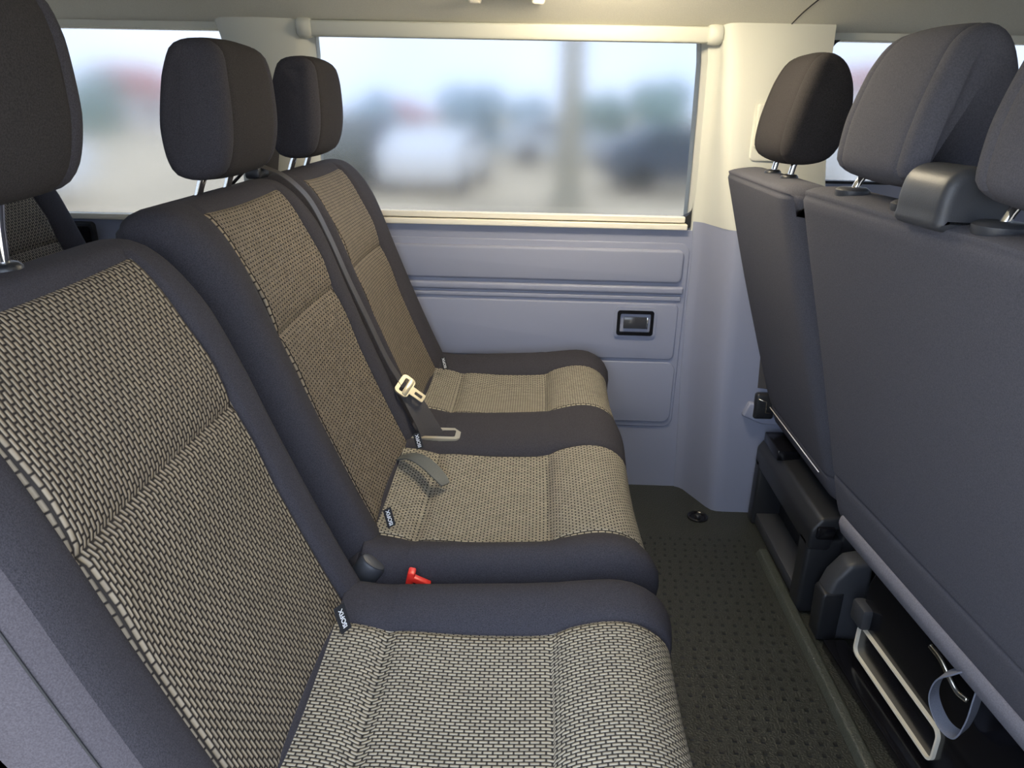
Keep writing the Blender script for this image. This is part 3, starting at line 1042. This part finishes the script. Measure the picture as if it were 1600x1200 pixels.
# ------------------------------------------------------------------ front row: driver seat and double bench, seen from behind
def front_back(parent, y0, y1, ctrl, nm='backrest', rad=0.035, mat='cloth_front', rolls=True):
    zb = min(c[1] for c in ctrl)
    pr = Profile(ctrl, [ctrl[1], ctrl[4]])
    st = stations(y0, y1, rad, (), 0.03)
    sa, sb = pr.seam_s
    def region(i, j): return 'body'
    def off(i, j):
        o = 0.0
        for q in (sa, sb):
            o -= 0.003 * max(0.0, 1 - abs(pr.s[i] - q) / 0.006)
        return o
    return loft(pr, st, region, {'body': (nm, mat, parent)}, off)['body']

# driver seat
D = thing('driver_seat', (0.80, 1.70, 0.0), 'charcoal driver seat seen from behind, next to the cream pillar', 'seat')
drv = [(0.480, 0.975), (0.466, 0.962), (0.482, 0.900), (0.548, 0.680), (0.655, 0.360), (0.690, 0.300), (0.76, 0.30), (0.745, 0.40), (0.700, 0.55), (0.655, 0.72), (0.610, 0.88), (0.580, 0.955), (0.545, 0.980)]
front_back(D, 1.425, 1.925, drv, rad=0.05)
DH = [(0.494, 1.028), (0.490, 1.050), (0.497, 1.100), (0.515, 1.165), (0.535, 1.205), (0.560, 1.216), (0.588, 1.200), (0.604, 1.165), (0.610, 1.115), (0.602, 1.060), (0.582, 1.024), (0.545, 1.012), (0.510, 1.014)]
tube('piping', [(0.6535, 1.90, 0.352), (0.6535, 1.50, 0.352)], 0.0013, 'white_print', D, 6)
headrest(D, 1.665, 0.25, DH, mat='cloth_head', side='cloth_head', post_x=(0.525, 0.540), post_z=(0.977, 1.03), seamw=0.036)
cb_ = [(0.76, 0.30), (0.80, 0.43), (0.95, 0.44), (1.15, 0.45), (1.21, 0.42), (1.20, 0.32), (1.10, 0.28), (0.85, 0.27)]
prc = Profile(cb_, ())
loft(prc, stations(1.45, 1.93, 0.05), lambda i, j: 'body', {'body': ('cushion', 'cloth', D)})
# moulded black base with a recessed panel
prism('seat_base', [(0.715, 0.0), (0.715, 0.20), (0.725, 0.240), (0.75, 0.252), (1.10, 0.252), (1.12, 0.0)], 'Y', 1.460, 1.885, 'black_plastic', D, 0.008)
prism('base_edge', [(0.640, 0.176), (0.640, 0.228), (0.660, 0.258), (0.700, 0.264), (0.760, 0.264), (0.760, 0.236), (0.700, 0.230), (0.690, 0.176)], 'Y', 1.452, 1.892, 'black_plastic', D, 0.008)
box('base_rib', (0.682, 1.484, 0.100), (0.084, 0.056, 0.20), 'black_plastic', D, 0.010, 3)
box('base_rib', (0.682, 1.868, 0.100), (0.084, 0.042, 0.20), 'black_plastic', D, 0.008, 3)
box('base_tray', (0.684, 1.676, 0.020), (0.066, 0.35, 0.034), 'dark_plastic', D, 0.004)
box('base_block', (0.675, 1.80, 0.272), (0.06, 0.12, 0.03), 'gloss_black', D, 0.004)
box('hinge_plate', (0.672, 1.449, 0.225), (0.040, 0.012, 0.030), 'gloss_black', D, 0.004)
# curved hinge cover at the near end of the base
hc = prism('hinge_cover', [(0.665, 0.0), (0.655, 0.05), (0.657, 0.11), (0.672, 0.16), (0.70, 0.20), (0.75, 0.21), (0.76, 0.0)], 'Y', 1.362, 1.420, 'dark_plastic', D, 0.012)
prism('hinge_cover', [(0.656, 0.0), (0.652, 0.115), (0.656, 0.125), (0.70, 0.13), (0.70, 0.0)], 'Y', 1.360, 1.412, 'black_plastic', D, 0.006)

# belt tongue of the driver parked at the pillar foot
db = thing('parked_belt', (0.64, 1.89, 0.3), 'black belt tongue parked on the grey pillar beside the driver seat', 'seat belt')
ribbon('webbing', [(0.628, 1.886, 0.62), (0.634, 1.888, 0.50), (0.640, 1.890, 0.40)], (0.9, -0.4, 0), 0.044, 0.002, 'webbing', db)
box('tongue_cover', (0.640, 1.886, 0.352), (0.055, 0.022, 0.075), 'black_plastic', db, 0.008, 3)
tube('latch_edge', [(0.618, 1.872, 0.376), (0.640, 1.870, 0.370), (0.642, 1.870, 0.338), (0.655, 1.870, 0.336)], 0.0018, 'steel', db, 6)
prism('parking_pocket', [(0.585, 0.318), (0.600, 0.360), (0.700, 0.340), (0.700, 0.292), (0.640, 0.296)], 'Y', 1.884, 1.906, 'trim_grey', db, 0.006)

# front passenger double bench, slightly turned
FB_BASE = (0.70, 1.36, 0.0)
FBN = thing('front_bench', FB_BASE, 'wide slate grey front passenger bench filling the right side, seen from behind', 'bench', None, R(4.4))
fb = [(0.478, 0.990), (0.461, 0.975), (0.474, 0.920), (0.547, 0.667), (0.612, 0.430), (0.637, 0.345), (0.662, 0.318), (0.70, 0.305), (0.745, 0.330), (0.73, 0.42), (0.690, 0.56), (0.645, 0.72), (0.600, 0.88), (0.575, 0.965), (0.545, 0.990)]
front_back(FBN, 0.44, 1.360, fb, rad=0.022)
# pale grey roll of the lower edge
prism('lower_roll', [(0.632, 0.352), (0.628, 0.335), (0.636, 0.312), (0.655, 0.292), (0.68, 0.285), (0.71, 0.30), (0.69, 0.34)], 'Y', 0.46, 1.325, 'cloth_roll', FBN, 0.006)
FH = [(0.479, 1.036), (0.474, 1.055), (0.482, 1.115), (0.503, 1.185), (0.525, 1.222), (0.555, 1.234), (0.580, 1.220), (0.594, 1.182), (0.600, 1.120), (0.594, 1.055), (0.575, 1.032), (0.540, 1.021), (0.505, 1.022)]
headrest(FBN, 1.158, 0.240, [(a - 0.006, 1.0 + (b - 1.0) * 0.95) for a, b in FH], mat='cloth_front', side='cloth_front', post_x=(0.495, 0.515), post_z=(0.991, 1.03), postd=0.085, seamw=0.036, sleeve_r=0.026, sleeve='dark_plastic')
headrest(FBN, 0.800, 0.25, [(a - 0.008, b) for a, b in FH], mat='cloth_front', side='cloth_front', post_x=(0.495, 0.515), post_z=(0.991, 1.03), postd=0.085, seamw=0.036, sleeve_r=0.030, sleeve='dark_plastic')
# belt outlet housing on the top edge
bh = loft(Profile([(0.452, 0.982), (0.449, 1.000), (0.450, 1.022), (0.456, 1.042), (0.472, 1.054), (0.50, 1.056), (0.525, 1.048), (0.537, 1.025), (0.542, 1.0), (0.540, 0.980), (0.50, 0.976)], (), 0.006),
          stations(0.928, 1.036, 0.014, (), 0.012), lambda i, j: 'body', {'body': ('belt_housing', 'dark_plastic', FBN)})['body']
box('belt_nose', (0.49, 1.048, 0.994), (0.03, 0.03, 0.008), 'dark_plastic', bh, 0.003)
prf = Profile([(0.78, 0.30), (0.80, 0.43), (0.95, 0.44), (1.15, 0.45), (1.21, 0.42), (1.20, 0.32), (1.10, 0.28), (0.85, 0.27)], ())
loft(prf, stations(0.44, 1.36, 0.05), lambda i, j: 'body', {'body': ('cushion', 'cloth', FBN)})
# black base with a long compartment, the gleam of its metal rim painted cream
prism('seat_base', [(0.705, 0.0), (0.705, 0.20), (0.74, 0.30), (1.12, 0.30), (1.12, 0.0)], 'Y', 0.46, 1.30, 'gloss_black', FBN, 0.008)
V, F = [], []
oy = rrect(1.145, 0.072, 0.29, 0.075, 0.018)
iy = rrect(1.145, 0.072, 0.281, 0.066, 0.014)
nn = len(oy)
for lp, dx in ((oy, 0.706), (oy, 0.698), (iy, 0.698), (iy, 0.706)):
    for a, b in lp: V.append((dx, a, b))
for i in range(3):
    for k in range(nn):
        F.append((i * nn + k, i * nn + (k + 1) % nn, (i + 1) * nn + (k + 1) % nn, (i + 1) * nn + k))
cr_ = mk('compartment_rim', V, F, 'seal', FBN, smooth=False)
fix_normals(cr_)
box('base_skirt', (0.684, 0.90, 0.012), (0.050, 0.88, 0.022), 'gloss_black', FBN, 0.003)
box('bracket', (0.70, 1.285, 0.135), (0.03, 0.05, 0.05), 'dark_plastic', FBN, 0.008)
# release clasp and grey pull loop
tube('clasp', catmull([(0.668, 1.035, 0.268), (0.672, 1.010, 0.262), (0.676, 0.985, 0.246), (0.680, 0.965, 0.234), (0.684, 0.945, 0.236)], 5), 0.005, 'steel', FBN, 8)
lp_ = catmull([(0.650, 0.905, 0.345), (0.640, 0.930, 0.310), (0.646, 0.968, 0.262), (0.658, 0.985, 0.205), (0.668, 0.962, 0.172), (0.672, 0.930, 0.180), (0.664, 0.908, 0.235), (0.656, 0.898, 0.290), (0.652, 0.893, 0.340)], 7)
ribbon('pull_loop', lp_, (0.85, 0.45, 0.15), 0.026, 0.0022, 'tape', FBN)

# ------------------------------------------------------------------ small fittings
# ashtray in the side trim
A = thing('ashtray', (0.292, 2.04, 0.53), 'small black ashtray with clear flap set into the grey side trim', 'ashtray')
fy = lambda z: wy(z) - 0.0085
ro = rrect(0.292, 0.535, 0.118, 0.088, 0.012)
ri = rrect(0.292, 0.533, 0.104, 0.074, 0.008)
ring('bezel', ro, ri, fy, 0.006, 'trim_grey', A)
ro = rrect(0.292, 0.533, 0.104, 0.074, 0.008)
ri = rrect(0.292, 0.533, 0.086, 0.054, 0.004)
ring('frame', ro, ri, fy, 0.008, 'gloss_black', A)
box('tray', (0.292, fy(0.533) + 0.001, 0.533), (0.088, 0.002, 0.056), 'gloss_black', A, 0.0)
box('flap', (0.292, fy(0.533) - 0.0035, 0.533), (0.066, 0.005, 0.034), 'lens', A, 0.002)
box('flap_edge', (0.327, fy(0.533) - 0.0055, 0.533), (0.003, 0.004, 0.034), 'chrome', A, 0.0005)

# black pocket in the rear side trim
B_ = thing('side_pocket', (-1.27, 2.04, 0.73), 'black glossy pocket in the rear side trim behind the third row', 'pocket')
plate('pocket_frame', -1.34, -1.235, 0.68, 0.782, lambda z: wy(z) - 0.001, 0.012, 0.012, 0.005, 'black_plastic', B_)
plate('pocket_lid', -1.328, -1.247, 0.692, 0.770, lambda z: wy(z) - 0.013, 0.003, 0.008, 0.002, 'gloss_black', B_)

# roller blind cassette above the long window with its end brackets
SB = thing('roller_blind', (-0.08, 1.95, 1.28), 'cream roller blind cassette above the long window', 'blind')
prism('cassette', [(1.990, 1.258), (1.954, 1.258), (1.950, 1.264), (1.946, 1.289), (1.950, 1.293), (1.990, 1.294)], 'X', -0.565, 0.408, 'trim_beige', SB, 0.002)
for xc in (-0.575, 0.415):
    lathe('end_bracket', (xc, 1.964, 1.278), [(0.020, -0.018), (0.024, -0.014), (0.026, 0.0), (0.024, 0.014), (0.020, 0.018)], 'trim_beige', SB, 28, Vector((1, 0, 0)))

# grab handles on the headliner edge
for k, (xa, xb, lab) in enumerate(((-0.150, -0.010, 'cream grab handle on the ceiling above the long window'), (-1.02, -0.885, 'cream grab handle on the ceiling above the rear side window'))):
    G = thing('grab_handle', ((xa + xb) / 2, 1.82, 1.335), lab, 'handle', 'ceiling grab handles')
    for x in (xa, xb):
        box('handle_foot', (x, 1.825, 1.332), (0.030, 0.030, 0.026), 'seal', G, 0.008, 3)
    tube('grip', catmull([(xa, 1.815, 1.336), (xa + 0.02, 1.79, 1.335), ((xa + xb) / 2, 1.78, 1.335), (xb - 0.02, 1.79, 1.335), (xb, 1.815, 1.336)], 6), 0.007, 'seal', G, 10)

# lashing eye in the floor
T = thing('lashing_eye', (0.495, 1.876, 0.0), 'round black lashing eye set in the floor at the pillar foot', 'lashing eye')
lathe('cup', (0.495, 1.876, 0.0), [(0.030, 0.0), (0.030, 0.004), (0.026, 0.006), (0.022, 0.004), (0.020, 0.001)], 'gloss_black', T, 28)
lathe('bolt', (0.495, 1.876, 0.001), [(0.009, 0.0), (0.009, 0.006), (0.006, 0.009)], 'black_plastic', T, 16)

# ------------------------------------------------------------------ outside: car park seen through the windows
GZ = -0.80
def emat(name, col, rough=0.7, **k): 
    M[name] = plain(name, col, rough, **k)
emat('ground', (0.66, 0.54, 0.36), 0.9, noise=0.25, nscale=0.4)
emat('concrete', (0.36, 0.33, 0.24), 0.8)
emat('plaster', (0.75, 0.73, 0.72), 0.8)
emat('roof_red', (0.50, 0.16, 0.13), 0.8)
emat('pane_dark', (0.05, 0.07, 0.09), 0.1)
emat('leaf', (0.22, 0.31, 0.26), 0.8, noise=0.5, nscale=2.0)  # leaf green lightened for haze
emat('leaf_haze', (0.28, 0.37, 0.40), 0.8, noise=0.4, nscale=2.0)  # leaf colour paled and blued to paint in distance haze
emat('bark', (0.12, 0.09, 0.06), 0.9)
emat('tyre', (0.015, 0.015, 0.016), 0.8)
emat('car_white', (0.85, 0.85, 0.84), 0.3)
emat('car_olive', (0.13, 0.13, 0.10), 0.4)
emat('car_dark', (0.07, 0.09, 0.12), 0.3)
emat('car_silver', (0.55, 0.58, 0.60), 0.3)
emat('car_red', (0.60, 0.04, 0.04), 0.3)
g = tag(box('ground', (0, 20, GZ - 0.05), (260, 240, 0.1), 'ground', None, 0.0), 'pale beige gravel ground outside the windows', 'ground', kind='structure')

def car(x, y, rz, mat, label, van=False, h=1.45):
    c = thing('parked_car', (0, 0, 0), label, 'car', 'cars parked outside')
    if van:
        prof_ = [(-2.3, 0.35), (-2.35, 0.8), (-2.3, 1.85), (-2.1, 2.0), (0.9, 2.0), (1.35, 1.8), (1.75, 1.15), (2.35, 0.95), (2.4, 0.4), (2.2, 0.3), (-2.0, 0.3)]
        cab = [(0.75, 1.15), (0.75, 1.75), (1.1, 1.75), (1.5, 1.18)]
    else:
        prof_ = [(-2.05, 0.35), (-2.1, 0.8), (-1.95, 1.0), (-1.5, 1.2), (-1.0, h), (0.3, h), (0.95, 1.0), (1.9, 0.85), (2.1, 0.6), (2.05, 0.3), (-1.9, 0.28)]
        cab = [(-1.45, 1.02), (-1.0, h - 0.12), (0.25, h - 0.12), (0.75, 1.02)]
    prism('body', [(a, b) for a, b in prof_], 'Y', -0.85, 0.85, mat, c, 0.07)
    for s in (-1, 1):
        prism('side_window', cab, 'Y', s * 0.845, s * 0.862, 'pane_dark', c)
        for wx in (-1.3, 1.3):
            lathe('wheel', (wx, s * 0.78, 0.32), [(0.32, -0.1), (0.32, 0.1), (0.2, 0.11)], 'tyre', c, 20, Vector((0, 1, 0)))
    c.location = (x, y, GZ)
    c.rotation_euler = (0, 0, rz)
    return c
car(-2.25, 17.6, R(84), 'car_white', 'white car parked facing the long window', h=1.3)
car(-4.35, 18.0, R(86), 'car_olive', 'dark olive car parked left of the white car', h=1.55)
car(3.5, 18.0, R(8), 'car_dark', 'dark car parked right of the concrete pole', h=1.45)
car(0.9, 25.0, R(5), 'car_silver', 'silver car far off behind the concrete pole', h=1.4)
car(-10.5, 13.0, R(20), 'car_white', 'white van parked outside the rear side window', van=True)
car(-14.5, 19.0, R(-10), 'car_silver', 'silver car far off outside the rear side window')
car(6.6, 15.5, R(80), 'car_white', 'white van parked outside the front door window', van=True)
car(-7.5, 23.0, R(0), 'car_white', 'white van far off left of the olive car', van=True)

P_ = thing('concrete_pole', (0.58, 14.5, GZ), 'thick concrete pole standing outside the long window', 'pole')
lathe('shaft', (0.58, 14.5, GZ), [(0.24, 0.0), (0.22, 1.0), (0.20, 7.0)], 'concrete', P_, 20)
lathe('footing', (0.58, 14.5, GZ), [(0.34, 0.0), (0.34, 0.25), (0.26, 0.30)], 'concrete', P_, 20)

def tree(x, y, h, r, mat, label):
    h *= 0.80
    r *= 0.85
    t = thing('tree', (x, y, GZ), label, 'tree', 'trees beyond the car park')
    tube('trunk', [(x, y, GZ), (x + 0.1, y, GZ + h * 0.4), (x, y, GZ + h * 0.7)], [0.16, 0.12, 0.06], 'bark', t, 8)
    bm = bmesh.new()
    for k in range(9):
        a = random.uniform(0, 6.28)
        q = random.uniform(0, r * 0.65)
        rr_ = random.uniform(0.45, 0.7) * r
        rs = bmesh.ops.create_icosphere(bm, subdivisions=2, radius=rr_)
        bmesh.ops.translate(bm, vec=Vector((x + q * math.cos(a), y + q * math.sin(a), GZ + h - r + random.uniform(-0.5, 0.5) * r)), verts=rs['verts'])
    for v in bm.verts:
        v.co += Vector((random.uniform(-1, 1), random.uniform(-1, 1), random.uniform(-1, 1))) * 0.08 * r
    me = bpy.data.meshes.new('crown')
    bm.to_mesh(me)
    bm.free()
    link('crown', me, mat, t)
tree(-6.2, 30, 2.9, 1.3, 'leaf_haze', 'low haze tinted tree left of the white building')
tree(-3.0, 33, 3.0, 1.6, 'leaf_haze', 'low haze tinted tree right of the white building')
tree(-0.6, 31, 2.7, 1.4, 'leaf_haze', 'low tree just left of the concrete pole')
tree(2.4, 30, 2.9, 1.2, 'leaf', 'green tree just right of the concrete pole')
tree(4.3, 27, 3.3, 1.3, 'leaf', 'tallest dark tree near the right end of the long window')
tree(-13.0, 34, 3.4, 1.8, 'leaf_haze', 'tree in the right half of the rear side window')
tree(-21.0, 36, 3.6, 2.0, 'leaf', 'tree in the left half of the rear side window')
tree(9.0, 34, 3.2, 1.6, 'leaf_haze', 'tree beyond the pillar right of the long window')

def house(x, y, w, d, h, label):
    H_ = thing('building', (x, y, GZ), label, 'building', 'buildings beyond the car park')
    box('wall', (x, y, GZ + h / 2), (w, d, h), 'plaster', H_, 0.03)
    prism('roof', [(x - w / 2 - 0.3, GZ + h), (x + w / 2 + 0.3, GZ + h), (x, GZ + h + 0.22 * w)], 'Y', y - d / 2 - 0.3, y + d / 2 + 0.3, 'roof_red', H_)
    for k in range(3):
        box('house_window', (x - w / 3 + k * w / 3, y - d / 2 - 0.01, GZ + h * 0.55), (w * 0.13, 0.06, h * 0.35), 'pane_dark', H_, 0.01)
house(-7.6, 42, 3.8, 4, 1.0, 'small white building with red roof seen in the long window')
house(13.2, 33, 3.6, 4, 2.7, 'tall white building with red roof outside the front door window')
house(-24.0, 46, 7.0, 5, 1.9, 'white building with red roof outside the rear side window')
